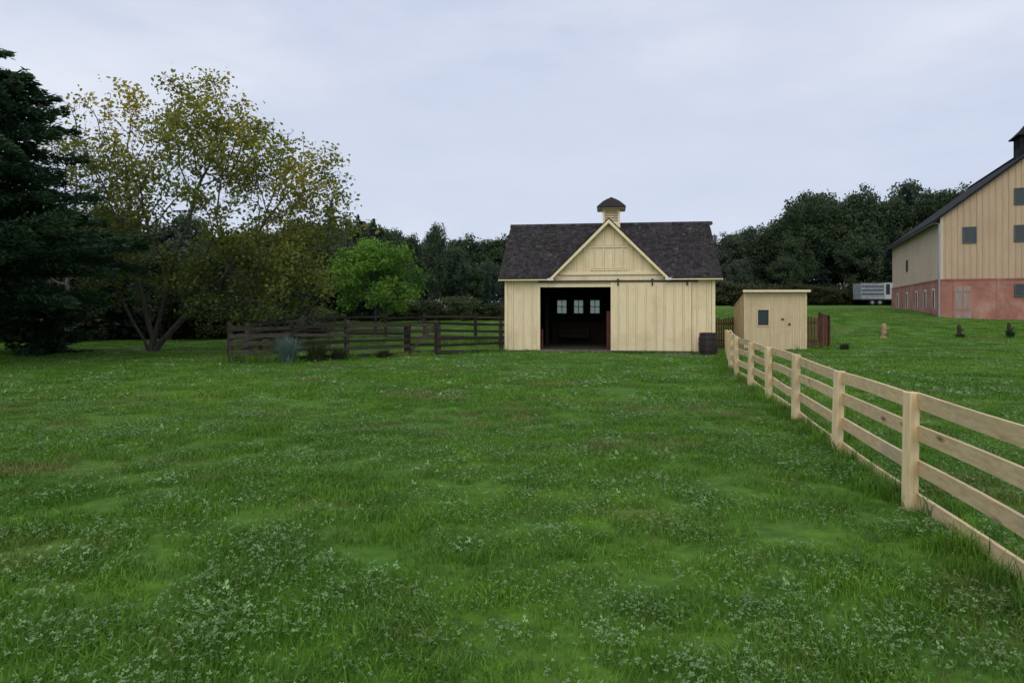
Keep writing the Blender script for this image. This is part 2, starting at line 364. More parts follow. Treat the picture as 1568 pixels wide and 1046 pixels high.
# ------------------------------------------------------------ trees
def colonize(att,nodes,par,step,dk,maxit=140,trop=(0,0,.12),seed=0):
    q=np.random.default_rng(seed); par=list(par)
    A=np.asarray(att); alive=np.ones(len(A),bool); Pn=np.array(nodes,float)
    D=np.linalg.norm(A[:,None]-Pn[None],axis=2); nd=D.min(1); ni=D.argmin(1); trop=np.array(trop)
    alive&=nd>dk
    for it in range(maxit):
        if not alive.any() or len(Pn)>9000: break
        ix=ni[alive]; d=A[alive]-Pn[ix]; d/=np.linalg.norm(d,axis=1)[:,None]+1e-9
        acc=np.zeros_like(Pn); np.add.at(acc,ix,d); u=np.unique(ix); g=acc[u]; g/=np.linalg.norm(g,axis=1)[:,None]+1e-9
        g=g+trop+q.normal(0,.16,g.shape); g/=np.linalg.norm(g,axis=1)[:,None]
        new=Pn[u]+g*step
        dist=np.linalg.norm(A[:,None]-new[None],axis=2)
        base=len(Pn); Pn=np.concatenate([Pn,new]); par+=u.tolist()
        m=dist.min(1); am=dist.argmin(1); b=m<nd; nd=np.where(b,m,nd); ni=np.where(b,am+base,ni)
        alive&=nd>dk
    return Pn,np.array(par)
def radii(par,r0,p=2.3,rmax=9):
    n=len(par); cnt=np.zeros(n); kids=np.zeros(n,int)
    for i in range(n):
        if par[i]>=0: kids[par[i]]+=1
    for i in range(n-1,-1,-1):
        if kids[i]==0: cnt[i]=1
        if par[i]>=0: cnt[par[i]]+=cnt[i]
    return np.minimum(r0*cnt**(1/p),rmax),cnt,kids
def branchmesh(P,par,R,k=5):
    c=np.where(par>=0)[0]; p=par[c]; a=P[p]; b=P[c]; d=b-a; L=np.linalg.norm(d,axis=1)[:,None]+1e-9; d=d/L
    ref=np.where(np.abs(d[:,2:3])<.9,np.array([[0,0,1.]]),np.array([[1.,0,0]])); u=np.cross(d,ref); u/=np.linalg.norm(u,axis=1)[:,None]; w=np.cross(d,u)
    th=np.arange(k)*2*np.pi/k; ring=u[:,None]*np.cos(th)[None,:,None]+w[:,None]*np.sin(th)[None,:,None]
    ra=np.minimum(R[p],R[c]*1.5)[:,None,None]; rb=R[c][:,None,None]
    v=np.concatenate([a[:,None]+ring*ra,(b+d*R[c][:,None]*.3)[:,None]+ring*rb],1).reshape(-1,3)
    e=np.arange(len(c))[:,None]*2*k; j=np.arange(k)[None]; j2=(j+1)%k
    f=np.stack([e+j,e+j2,e+k+j2,e+k+j],2).reshape(-1,4); return v,f
def leafquads(C,n,spread,size,q,tone,flat=.5,ratio=.65):
    m=len(C)*n; c=np.repeat(C,n,0)+q.normal(0,1,(m,3))*np.array([spread,spread,spread*.75])
    a=q.normal(0,1,(m,3)); a[:,2]*=.7; a/=np.linalg.norm(a,axis=1)[:,None]
    nn=q.normal(0,1,(m,3)); nn[:,2]+=flat; b=np.cross(nn,a); b/=np.linalg.norm(b,axis=1)[:,None]
    s=size*q.uniform(.6,1.3,(m,1)); a=a*s*.5; b=b*s*.5*ratio
    v=np.stack([c-a,c+b+a*.15,c+a,c-b+a*.15],1).reshape(-1,3)
    f=np.arange(m*4).reshape(-1,4); t=np.repeat(tone,n)+q.normal(0,.25,m); return v,f,np.clip(t,-1,1),c
def combine(name,parts,mats,coll=None,loc=(0,0,0)):
    V=[];F=[];MI=[];T=[];o=0
    for v,f,mi,t in parts:
        V.append(v);F.append(np.asarray(f)+o);MI.append(np.full(len(f),mi));T.append(t if t is not None else np.zeros(len(f)));o+=len(v)
    me=mkmesh(name,np.concatenate(V),np.concatenate(F),np.concatenate(MI),np.concatenate(T),mats)
    ob=bpy.data.objects.new(name,me); (coll or COL).objects.link(ob); ob.location=loc; return ob
def ellip_clumps(ells,ncl,per,sig,q,shell=.35):
    out=[]
    w=np.array([e[2] for e in ells],float); w/=w.sum()
    for e in q.choice(len(ells),ncl,p=w):
        c,rad,_=ells[e]; d=q.normal(0,1,3); d/=np.linalg.norm(d); r=(shell+(1-shell)*q.uniform()**.6)
        cc=np.array(c)+d*np.array(rad)*r; out.append(cc+q.normal(0,sig,(per,3)))
    return np.concatenate(out)
def colony_tree(name,ells,ncl,per,sig,trunk,step,dk,r0,nleaf,spread,size,mats,seed,tonefn=None,coll=None,loc=(0,0,0),leafprob=1.,k=5,trop=(0,0,.12),minz=.8,shell=.35,pw=2.3,densfn=None):
    q=np.random.default_rng(seed); att=ellip_clumps(ells,ncl,per,sig,q,shell); att=att[att[:,2]>minz]
    nodes,par=trunk; P,pa=colonize(att,nodes,par,step,dk,seed=seed,trop=trop); R,cnt,kids=radii(pa,r0,pw)
    R[0]*=1.35
    v,f=branchmesh(P,pa,R,k)
    tips=np.where((cnt<=3)&(P[:,2]>minz))[0]; pr=leafprob if densfn is None else densfn(P[tips]); tips=tips[q.uniform(0,1,len(tips))<pr]
    C=P[tips]; tb=vnoise(C[:,0]*1.+C[:,1]*.6+50,C[:,2]+C[:,1]*.4,.8,seed)*2-1
    if tonefn is not None: tb=tonefn(C,tb,q)
    lv,lf,lt,_=leafquads(C,nleaf,spread,size,q,tb)
    print(name,'nodes',len(P),'leaves',len(lf))
    return combine(name,[(v,f,0,None),(lv,lf,1,lt)],mats,coll,loc)
def stems(paths):
    nodes=[(0,0,-.15)];par=[-1]
    for path in paths:
        last=0
        for p in path: nodes.append(p);par.append(last);last=len(nodes)-1
    return nodes,par
# big maple
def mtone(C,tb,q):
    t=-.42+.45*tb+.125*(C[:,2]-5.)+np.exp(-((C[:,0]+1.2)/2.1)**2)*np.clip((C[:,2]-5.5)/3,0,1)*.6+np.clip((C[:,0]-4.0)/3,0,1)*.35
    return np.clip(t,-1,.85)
def mdens(C):
    # a loose crown: thinner high up, with holes where the sky shows between the limbs
    g=vnoise(C[:,0]*1.0+30+C[:,1]*.15,C[:,2]+C[:,1]*.2,1.05,91)*.6+vnoise(C[:,0]+12,C[:,2]+9,.55,92)*.4
    hi=np.clip((C[:,2]-4.2)/1.5,0,1)
    d=(1-hi)*1.0+hi*np.clip((g-.27)*4.0,0.22,.95)
    d=d-.30*np.exp(-((C[:,0]-.4)/1.4)**2-((C[:,2]-5.2)/1.5)**2)
    return np.clip(d,.1,1)
ml=(-15.,28.3,H(-15,28.3))
ells=[((1.9,0,5.8),(5.0,4.4,4.4),6),((-1.5,0,8.7),(2.3,2.2,2.0),2.2),((2.2,0,9.0),(2.1,2.,1.9),2.0),((4.4,0,8.0),(1.8,1.8,1.7),1.6),((6.3,-.3,7.0),(1.6,2.,1.9),2.0),((6.7,-.4,4.6),(1.3,2,2.6),1.7),((4.6,-1,2.9),(3.0,2.6,1.9),2.3),((-2.4,0,5.5),(2.2,2.4,3.5),1.9)]
colony_tree('maple_tree',ells,360,9,.36,stems([[(.1,0,.6),(-.15,.1,1.3),(-.35,.1,2.2),(-.6,.1,3.1),(-.7,.2,3.9)],[(.3,-.1,.9),(.55,-.1,1.8),(.75,0,2.7),(.95,-.1,3.5)],[(-.25,0,.5),(-.8,.1,1.3),(-1.3,.2,2.2),(-1.8,.3,3.1)],[(.5,.1,.5),(1.2,.2,1.3),(1.9,.1,2.1),(2.7,0,2.8)]]),
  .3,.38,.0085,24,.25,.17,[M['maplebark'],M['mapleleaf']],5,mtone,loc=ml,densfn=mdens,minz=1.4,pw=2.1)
# pale half-bare tree
colony_tree('bare_tree',[((0,0,6.6),(3.4,3,4.2),1)],150,8,.35,stems([[(0,0,1),(.1,0,2),(-.1,.1,3)]]),.3,.36,.009,7,.25,.13,[M['palebark'],M['sparseleaf']],9,loc=(-21.5,33,H(-21.5,33)),minz=2,leafprob=.7)
# light green small tree
colony_tree('young_green_tree',[((0,0,3.5),(2.75,2.6,2.3),3),((.3,0,4.8),(1.6,1.6,1.2),1)],95,8,.3,stems([[(0,0,.6),(0,.05,1.2)]]),.28,.34,.010,26,.25,.2,[M['bark'],M['limeleaf']],12,loc=(-9.0,45,H(-9,45)),minz=.9)
# forest prototypes
FC=protocoll('forest_prototypes')
def lobes(q,n,R,z0,z1,r):
    return [((R*math.cos(a)*q.uniform(.4,1),R*math.sin(a)*q.uniform(.4,1),q.uniform(z0,z1)),(r,r,r*q.uniform(.8,1.1)),1) for a in q.uniform(0,6.28,n)]
for i,(W,seed) in enumerate(((3.8,1),(4.6,2),(4.2,3),(3.4,4))):
    q=np.random.default_rng(seed+40)
    e=[((0,0,7.4),(W,W,4.9),5)]+lobes(q,6,W*.75,6,11.3,2.1)+[((q.uniform(-1,1),0,11.7),(2.1,2.1,1.7),1.1)]
    colony_tree('forest_tree_%s'%'abcd'[i],e,140,6,.42,stems([[(0,0,1),(0,0,2),(.1,0,3),(0,.1,4)]]),.5,.6,.018,36,.42,.38,[M['bark'],M['forestleaf']],seed+60,coll=FC,k=4,minz=1.2)
def conifer(name,Hh,R,base,seed,mats,dens,nl,nw,whorl=.35,nb=6,droop=.25,coll=None,loc=(0,0,0),wid=.3,pw=.85,irr=.25):
    q=np.random.default_rng(seed); mb=MB()
    mb.tube([(0,0,-.2),(0,0,Hh*.3),(.05,0,Hh*.7),(0,0,Hh)],[R*.055,R*.045,R*.025,.01],7)
    C=[];A=[];T=[];z=base
    while z<Hh-.1:
        L0=R*((1-(z-base)/(Hh-base))**pw)+.12
        if z<base+Hh*.12: L0*=.75
        k=nb+q.integers(-1,2)
        for b in range(k):
            an=q.uniform(0,6.283); L=L0*q.uniform(1-irr*1.6,1+irr*.6); up=q.uniform(-.05,.3); zb=z+q.uniform(-.5,.5)*whorl
            dr=droop*q.uniform(.6,1.3)
            t=np.linspace(0,1,5); px=np.cos(an)*L*t; py=np.sin(an)*L*t; pz=zb+L*(up*t-dr*t*t)
            mb.tube(np.stack([px,py,pz],1),[.035*L*(1-.8*s)/2+.004 for s in t],3,0,0,False)
            m=int(L*dens)+6; s=q.uniform(.12,1,m)**.75; side=q.uniform(-1,1,m)*wid*L*(1.05-s)**.8
            cx=np.cos(an)*L*s-np.sin(an)*side; cy=np.sin(an)*L*s+np.cos(an)*side; cz=zb+L*(up*s-dr*s*s)-np.abs(side)*.15+q.normal(0,.07,m)
            C.append(np.stack([cx,cy,cz],1)); sd=np.sign(side)*q.uniform(.3,1.2,m)
            ax=np.stack([np.cos(an)-np.sin(an)*sd,np.sin(an)+np.cos(an)*sd,q.normal(0,.45,m)],1); A.append(ax/np.linalg.norm(ax,axis=1)[:,None]); T.append(np.full(m,q.uniform(-.9,.7)))
        z+=whorl*q.uniform(.7,1.3)
    C=np.concatenate(C);A=np.concatenate(A);T=np.clip(np.concatenate(T)+q.normal(0,.25,len(C)),-1,1); m=len(C)
    nn=q.normal(0,.7,(m,3)); nn[:,2]+=.6; B=np.cross(nn,A); B/=np.linalg.norm(B,axis=1)[:,None]
    s=q.uniform(.6,1.3,(m,1)); a=A*nl*s/2; b=B*nw*s/2
    v=np.stack([C-a,C+b,C+a,C-b],1).reshape(-1,3); f=np.arange(m*4).reshape(-1,4)
    print(name,m)
    bt=np.array(mb.v)
    V=np.concatenate([bt,v]); F=[tuple(x) for x in mb.f]+[tuple(x) for x in (f+len(bt)).tolist()]
    me=mkmesh(name,V,F,np.concatenate([np.zeros(len(mb.f)),np.ones(m)]),np.concatenate([np.zeros(len(mb.f)),T]),mats)
    ob=bpy.data.objects.new(name,me); (coll or COL).objects.link(ob); ob.location=loc; return ob
conifer('forest_tree_e',14,3.4,.4,71,[M['bark'],M['needlef']],42,.5,.16,.5,7,.35,FC)
conifer('forest_tree_f',14,4.2,.6,72,[M['bark'],M['needlef']],40,.55,.18,.6,6,.2,FC)
colony_tree('forest_tree_g',[((0,0,5),(7,7,6),1)],90,6,.6,stems([[(0,0,.5)]]),.7,.8,.03,30,.75,.55,[M['bark'],M['shrubleaf']],77,coll=FC,k=4,minz=.2)
# near pines
conifer('pine_tree',10.2,4.3,1.9,81,[M['bark'],M['needle']],180,.24,.055,.22,8,.10,loc=(-16.9,21.8,H(-16.9,21.8)),wid=.45,pw=.62,irr=.45)
conifer('pine_tree',9.0,3.6,.8,82,[M['bark'],M['needle']],90,.26,.07,.3,8,.12,loc=(-21.5,26.5,H(-21.5,26.5)),wid=.42,pw=.75)
conifer('pine_tree',2.6,1.9,.2,84,[M['bark'],M['needle']],120,.24,.06,.22,8,.12,loc=(-18.6,27.2,H(-18.6,27.2)),wid=.42,pw=.6)
conifer('blue_spruce_tree',4.6,1.7,.2,83,[M['bark'],M['needlef']],80,.22,.06,.22,7,.25,loc=(-12.8,40,H(-12.8,40)))

fp=[];fi=[];fs=[]
def put(x,y,h,k,wx=1.):
    z=H(x,y); s=max(h-z,1)/14.; fp.append((x,y,z-.1)); fi.append(k); fs.append((s*wx,s*wx,s))
def prof(table,x):
    return float(np.interp(x,[t[0] for t in table],[t[1] for t in table]))
pr=[(8,12),(16,13.6),(20,14.2),(24,12.5),(28.7,13.),(33.3,13.8),(37,12.6),(38.6,16.4),(43.3,18.2),(48.7,18.4),(50.0,15.8),(52,17.4),(56,19.2),(61,19.0),(70,17.5),(100,18)]
for yy,f,sp in ((95,1.,2.9),(101,.96,3.6),(88.5,.68,3.4),(108,.99,4.2)):
    x=6.
    while x<100:
        k=rng.choice([0,1,2,3,4,5],p=[.27,.27,.24,.14,.04,.04]) if yy!=88.5 else rng.choice([0,1,2,5])
        xr=x*95/yy
        put(x,yy+rng.uniform(-2,2),prof(pr,xr)*f*rng.uniform(.92,1.03)*(yy/95 if yy>95 else 1),k,rng.uniform(.75,1.)); x+=sp*rng.uniform(.7,1.3)
pl=[(-80,11),(-55,11),(-40,9.5),(-30,9.6),(-24,11.5),(-20.4,13.),(-17.5,12.6),(-14.6,11.2),(-11.8,9.8),(-8.9,9.0),(-6,8.6),(-3.5,7.9),(-1.4,6.6),(3,6.5),(8,9)]
for yy,f,sp in ((75,1.,2.3),(81,.97,3.),(69,.70,3.),(88,1.,3.5)):
    x=-85.
    while x<9:
        k=rng.choice([0,1,2,3,4,5],p=[.19,.2,.19,.16,.13,.13])
        xr=x*75/yy
        put(x,yy+rng.uniform(-2,2),prof(pl,xr)*f*rng.uniform(.86,1.06)*(yy/75 if yy>75 else 1),k,rng.uniform(.75,1.15)); x+=sp*rng.uniform(.7,1.3)
for x,y,h,k in ((-34,45,9,1),(-30,42,8.5,2),(-27,46,8,0),(-24,42,7.4,5),(-21,45,7,1),(-18,43,6.4,4),(-15.5,47,6.3,2),(-38,40,9,5),(-13.5,50,6.6,0),(-29,36,7.5,5),(-26,37,6.5,1),(-22,38,5.8,4),(-19,38,5.2,0),(-42,46,10,2),(-36,50,10,1),(-31,52,9.5,0),(-25,51,9.0,3),(-20,53,8.4,1),(-17,56,9.0,2),(-46,38,9,5),(-48,45,10,1)):
    put(x,y,h,k,1.25)
put(-10.8,58,7.2,4,.9); put(-12.2,60,9.8,4,.8); put(-7.6,66,10.2,3,.5); put(-2.3,62,5.,4,1.); put(-.6,64,5.6,4,.9)
for x in np.arange(-80,8,2.2): put(x+rng.uniform(-1,1),64+rng.uniform(-3,3),rng.uniform(2.8,4.5),6,1.7)
for x in np.arange(-45,-11,1.8): put(x+rng.uniform(-1,1),39+rng.uniform(-2,3),rng.uniform(2.,3.4),6,1.6)
for x in np.arange(8,95,2.2): put(x+rng.uniform(-1,1),84.5+rng.uniform(-1.5,1.5),rng.uniform(4.6,6.6),6,1.8)
for x in np.arange(-52,60,6): put(x,125,15,rng.integers(0,4),1.4)
fr_=np.zeros((len(fp),3)); fr_[:,2]=rng.uniform(0,6.28,len(fp))
instancer('forest_treeline',fp,fr_,fs,fi,FC)

# ------------------------------------------------------------ small barn
def battens_u(mb,fr,u0,u1,v,zf0,zf1,sp=.40,w=.05,d=.028,mat=0,seam_shade=1):
    n=max(1,round((u1-u0)/sp)); st=(u1-u0)/n
    for i in range(n):
        u=u0+st*(i+.5)+random.uniform(-.02,.02)
        a=zf0(u) if callable(zf0) else zf0; b=zf1(u) if callable(zf1) else zf1
        if b-a>.05:
            mb.box(fr,u-w/2,u+w/2,v-d,v-.001,a,b,mat)
            mb.box(fr,u+w/2+.001,u+w/2+.016,v-.006,v-.001,a,b,seam_shade); mb.box(fr,u-w/2-.010,u-w/2-.001,v-.006,v-.001,a,b,seam_shade)  # thin strips flanking each batten draw its shadow line in brown
stable=empty('small_horse_barn',(-.32+4.5,30.2,0)); F=B8; W=9.02; DP=7.2
w=MB()
w.box(F,0,1.57,0,.12,-.02,3.3,0,0.); w.box(F,4.69,W,0,.12,-.02,3.3,0,0.); w.box(F,1.57,4.69,0,.12,2.74,3.3,0,0.)
w.prism(F,[(2.1,3.3),(7.0,3.3),(4.55,5.62)],0,.12,0,0.)
rz=lambda v:3.13+.705*(v+.3)
for u0,u1 in ((0,.12),(W-.12,W)):
    pts_=[(.12,-.02),(DP-.12,-.02),(DP-.12,rz(0)-.02),(3.6,rz(3.6)-.06),(.12,rz(0)-.02)]
    a=[F(u0,v,z) for v,z in pts_]; b=[F(u1,v,z) for v,z in pts_]
    w.poly(a,0,0); w.poly(b[::-1],0,0)
    for i in range(5): w.poly([a[i],b[i],b[(i+1)%5],a[(i+1)%5]],0,0)
ws=[(1.75,2.35),(2.66,3.24),(3.53,4.12),(6.2,6.8)]
w.box(F,0,W,DP-.12,DP,-.02,1.5,0,0.); w.box(F,0,W,DP-.12,DP,2.32,3.3,0,0.)
e=[0]+[q for p in ws for q in p]+[W]
for i in range(0,len(e),2): w.box(F,e[i],e[i+1],DP-.12,DP,1.5,2.32,0,0.)
build(w,'walls',[M['cream']],stable)
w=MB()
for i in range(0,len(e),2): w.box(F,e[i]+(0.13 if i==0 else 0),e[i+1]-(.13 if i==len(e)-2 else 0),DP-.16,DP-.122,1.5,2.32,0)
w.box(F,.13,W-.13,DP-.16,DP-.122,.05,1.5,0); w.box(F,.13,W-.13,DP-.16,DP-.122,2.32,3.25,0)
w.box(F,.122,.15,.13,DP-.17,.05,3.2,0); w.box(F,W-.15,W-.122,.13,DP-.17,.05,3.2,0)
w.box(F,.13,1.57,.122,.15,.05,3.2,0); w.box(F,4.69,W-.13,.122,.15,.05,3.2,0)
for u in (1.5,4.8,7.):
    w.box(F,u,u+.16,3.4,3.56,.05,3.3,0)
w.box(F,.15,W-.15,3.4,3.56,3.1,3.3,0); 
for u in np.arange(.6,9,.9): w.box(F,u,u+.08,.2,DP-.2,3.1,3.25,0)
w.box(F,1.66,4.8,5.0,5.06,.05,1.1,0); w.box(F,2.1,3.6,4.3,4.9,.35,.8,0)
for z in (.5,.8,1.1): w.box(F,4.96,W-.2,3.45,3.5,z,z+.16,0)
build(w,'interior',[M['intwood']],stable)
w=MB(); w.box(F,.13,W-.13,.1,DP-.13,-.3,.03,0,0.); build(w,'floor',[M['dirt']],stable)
w=MB(); w.box(F,4.46,4.66,.2,.28,.05,1.7,0); w.box(F,1.62,1.68,.16,.3,.05,.9,0); build(w,'red_gate',[M['redwood']],stable)
w=MB()
gz=lambda u:5.62-abs(u-4.55)*.947
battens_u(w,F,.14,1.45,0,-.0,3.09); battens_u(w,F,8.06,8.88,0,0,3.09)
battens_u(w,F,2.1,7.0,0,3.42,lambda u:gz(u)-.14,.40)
for u0,u1 in ((0,.13),(W-.13,W)): w.box(F,u0,u1,-.03,-.001,-.02,3.26,0,0.)
w.box(F,.131,.15,-.006,-.001,-.02,3.1,1); w.box(F,W-.15,W-.131,-.006,-.001,-.02,3.1,1)
w.box(F,1.45,1.57,-.035,-.001,-.02,2.74,0,0.); w.box(F,1.45,4.69,-.036,-.001,2.745,2.87,0,.3)
w.box(F,.13,2.4,-.033,-.001,3.1,3.24,0,.2); w.box(F,6.8,W-.13,-.033,-.001,3.1,3.24,0,.2)
w.box(F,2.4,6.8,-.05,-.001,3.27,3.40,0,.2); w.box(F,2.4,6.8,-.04,-.001,3.25,3.269,1)
w.box(F,3.72,5.42,-.045,-.03,3.46,3.52,0,0); w.box(F,3.72,3.78,-.045,-.026,3.52,4.45,0,0); w.box(F,5.36,5.42,-.045,-.026,3.52,4.45,0,0); w.box(F,3.72,5.42,-.045,-.026,4.45,4.52,0,0)
w.box(F,3.70,5.44,-.032,-.001,4.525,4.545,1); w.box(F,3.785,5.355,-.032,-.001,3.525,3.545,1)
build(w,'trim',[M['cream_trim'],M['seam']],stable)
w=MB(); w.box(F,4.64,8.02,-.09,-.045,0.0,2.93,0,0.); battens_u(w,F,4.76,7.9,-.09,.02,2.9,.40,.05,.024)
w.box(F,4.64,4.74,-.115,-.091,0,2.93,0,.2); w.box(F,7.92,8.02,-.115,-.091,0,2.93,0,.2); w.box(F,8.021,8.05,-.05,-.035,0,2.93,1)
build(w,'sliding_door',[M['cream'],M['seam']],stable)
w=MB(); w.box(F,1.5,8.3,-.14,-.05,2.96,3.03,0,0.)
for u in (4.95,6.4,7.85): w.box(F,u-.03,u+.03,-.16,-.12,2.8,3.09,0,0.); w.tube([F(u,-.17,3.03),F(u,-.13,3.03)],[.06,.06],10)
build(w,'door_track',[M['metal']],stable)
w=MB(); u=0.
while u<W-.05:
    d=random.uniform(.25,.6); u1=min(u+d,W)
    if not(1.5<u and u1<4.75): w.box(F,u+.01,u1-.01,-.02+random.uniform(-.03,.02),.1,-.5,-.03+random.uniform(-.02,.0),0)
    u=u1
w.box(F,.0,.12,.12,DP,-.5,-.03,0); w.box(F,W-.12,W,.12,DP,-.5,-.03,0); w.box(F,0,W,DP-.12,DP,-.5,-.03,0); w.box(F,1.5,4.75,-.02,.1,-.5,.015,0)
build(w,'foundation',[M['stone']],stable)
# roof
w=MB()
def deckp(u0,u1,va,vb,back=False):
    m=(lambda v:7.2-v) if back else (lambda v:v)
    lo=-.05
    p=[F(u0,m(va),rz(va)+lo),F(u1,m(va),rz(va)+lo),F(u1,m(vb),rz(vb)+lo),F(u0,m(vb),rz(vb)+lo),F(u0,m(va),rz(va)),F(u1,m(va),rz(va)),F(u1,m(vb),rz(vb)),F(u0,m(vb),rz(vb))]
    w.hexa(p,1,0.)
deckp(-.22,2.2,-.3,.13); deckp(6.9,9.27,-.3,.13); deckp(-.22,9.27,.13,3.6); deckp(-.22,9.27,-.3,3.6,True)
def shingles(u0,u1,v0,v1,m,skip,z_of,ex=.155):
    v=v0
    while v<v1:
        u=u0+random.uniform(-.1,0)
        lift=random.uniform(0,.006); ct=random.uniform(-.2,.2)
        while u<u1:
            wd=random.uniform(.09,.22); a=max(u,u0); b=min(u+wd,u1); u+=wd
            if b-a<.02 or skip((a+b)/2,v+.05): continue
            j=random.uniform(-.02,.02); va=v+j; vb=min(v+ex*1.35,v1+.02); t=.03+random.uniform(0,.018)
            if va<v0: va=v0-.01
            w.hexa([F(a+.004,m(va),z_of(va)+.002),F(b-.004,m(va),z_of(va)+.002),F(b-.004,m(vb),z_of(vb)+.002),F(a+.004,m(vb),z_of(vb)+.002),
                    F(a+.004,m(va),z_of(va)+t+lift),F(b-.004,m(va),z_of(va)+t+lift),F(b-.004,m(vb),z_of(vb)+.006),F(a+.004,m(vb),z_of(vb)+.006)],0,ct+random.uniform(-.8,.8)+(1.6 if random.random()<.03 else 0))
        v+=ex
gr=lambda u:5.68-abs(u-4.55)*1.0
shingles(-.24,9.29,-.33,3.6,lambda v:v,lambda u,v:gr(u)>rz(v)+.05,rz)
shingles(-.24,9.29,-.33,3.6,lambda v:7.2-v,lambda u,v:False,rz)
u=-.25
while u<9.25:
    w.hexa([F(u,3.42,rz(3.42)+.045),F(u+.28,3.42,rz(3.42)+.035),F(u+.28,3.6,rz(3.6)+.05),F(u,3.6,rz(3.6)+.06),F(u,3.42,rz(3.42)+.065),F(u+.28,3.42,rz(3.42)+.05),F(u+.28,3.6,rz(3.6)+.075),F(u,3.6,rz(3.6)+.085)],0)
    w.hexa([F(u,3.60,rz(3.6)+.06),F(u+.28,3.6,rz(3.6)+.05),F(u+.28,3.78,rz(3.42)+.035),F(u,3.78,rz(3.42)+.045),F(u,3.60,rz(3.6)+.085),F(u+.28,3.6,rz(3.6)+.075),F(u+.28,3.78,rz(3.42)+.05),F(u,3.78,rz(3.42)+.065)],0)
    u+=.2
vz=lambda z:(z-3.13)/.705-.3
for s in (-1,1):
    dd=0.
    while dd<2.5:
        da,db=max(dd-.03,0),min(dd+.17,2.56)
        z0=5.68-da; z1=5.68-db; v=-.32
        while v<max(vz(z0),-.22)+.1:
            wd=random.uniform(.1,.2); vb=v+wd
            if v>vz(z1)+.15: break
            w.hexa([F(4.55+s*da,v+.004,z0),F(4.55+s*da,vb-.004,z0),F(4.55+s*db,vb-.004,z1),F(4.55+s*db,v+.004,z1),
                    F(4.55+s*da,v+.004,z0+.02),F(4.55+s*da,vb-.004,z0+.02),F(4.55+s*db,vb-.004,z1+.045),F(4.55+s*db,v+.004,z1+.045)],0)
            v=vb
        dd+=.16
    w.hexa([F(4.55,-.3,5.60),F(4.55,3.2,5.60),F(4.55+s*2.5,-.2,3.12),F(4.55+s*2.5,-.3,3.12),F(4.55,-.3,5.66),F(4.55,3.2,5.66),F(4.55+s*2.5,-.2,3.17),F(4.55+s*2.5,-.3,3.17)],1,0.)
build(w,'shingle_roof',[M['shingle'],M['intwood']],stable)
w=MB()
for s in (-1,1):
    w.hexa([F(4.55,-.34,5.48),F(4.55,-.30,5.48),F(4.55+s*2.52,-.30,2.99),F(4.55+s*2.52,-.34,2.99),F(4.55,-.34,5.64),F(4.55,-.30,5.64),F(4.55+s*2.52,-.30,3.13),F(4.55+s*2.52,-.34,3.13)],0,.2)
    w.hexa([F(4.55,-.298,5.50),F(4.55,-.0,5.50),F(4.55+s*2.5,-.0,3.04),F(4.55+s*2.5,-.298,3.04),F(4.55,-.298,5.56),F(4.55,-.0,5.56),F(4.55+s*2.5,-.0,3.10),F(4.55+s*2.5,-.298,3.10)],0,-.3)
for a,b in ((-.2,2.05),(7.05,9.25)): w.box(F,a,b,-.325,-.30,3.03,3.08,0,-.5); w.box(F,a,b,-.30,.0,3.03,3.05,0,-.5)
for s,uu in ((-1,2.05),(1,7.05)): w.box(F,uu-.13,uu+.13,-.36,-.342,3.02,3.12,1,0.)
for uu in (-.24,9.26):
    for sg in (0,1):
        m=(lambda v:v) if sg==0 else (lambda v:7.2-v)
        w.hexa([F(uu,m(-.3),3.0),F(uu+.03,m(-.3),3.0),F(uu+.03,m(3.6),rz(3.6)-.14),F(uu,m(3.6),rz(3.6)-.14),F(uu,m(-.3),3.13),F(uu+.03,m(-.3),3.13),F(uu+.03,m(3.6),rz(3.6)-.01),F(uu,m(3.6),rz(3.6)-.01)],0,-.3)
build(w,'bargeboards',[M['cream_trim'],M['whitetrim']],stable)
w=MB()
for a,b in ws:
    w.box(F,a,b,DP-.07,DP-.06,1.5,2.32,1,0.)
    for q_ in (a,b-.05): w.box(F,q_,q_+.05,DP-.10,DP-.05,1.5,2.32,0,0.)
    w.box(F,a+.05,b-.05,DP-.10,DP-.05,1.5,1.56,0,0.); w.box(F,a+.05,b-.05,DP-.10,DP-.05,2.26,2.32,0,0.)
    w.box(F,(a+b)/2-.015,(a+b)/2+.015,DP-.09,DP-.055,1.56,2.26,0,0.); w.box(F,a+.05,b-.05,DP-.088,DP-.057,1.9,1.93,0,0.)
build(w,'back_windows',[M['oldwood'],M['dusty']],stable)
w=MB(); cu,cv=4.68,3.6; hb=.36
for su in (-1,1):
    for sv in (-1,1): w.box(F,cu+su*hb-.05,cu+su*hb+.05,cv+sv*hb-.05,cv+sv*hb+.05,5.4,6.55,0,0.)
w.box(F,cu-.42,cu+.42,cv-.42,cv+.42,5.7,5.98,0,0.); w.box(F,cu-.43,cu+.43,cv-.43,cv+.43,6.5,6.6,0,0.)
w.box(F,cu-.28,cu+.28,cv-.28,cv+.28,5.9,6.5,1,0.)
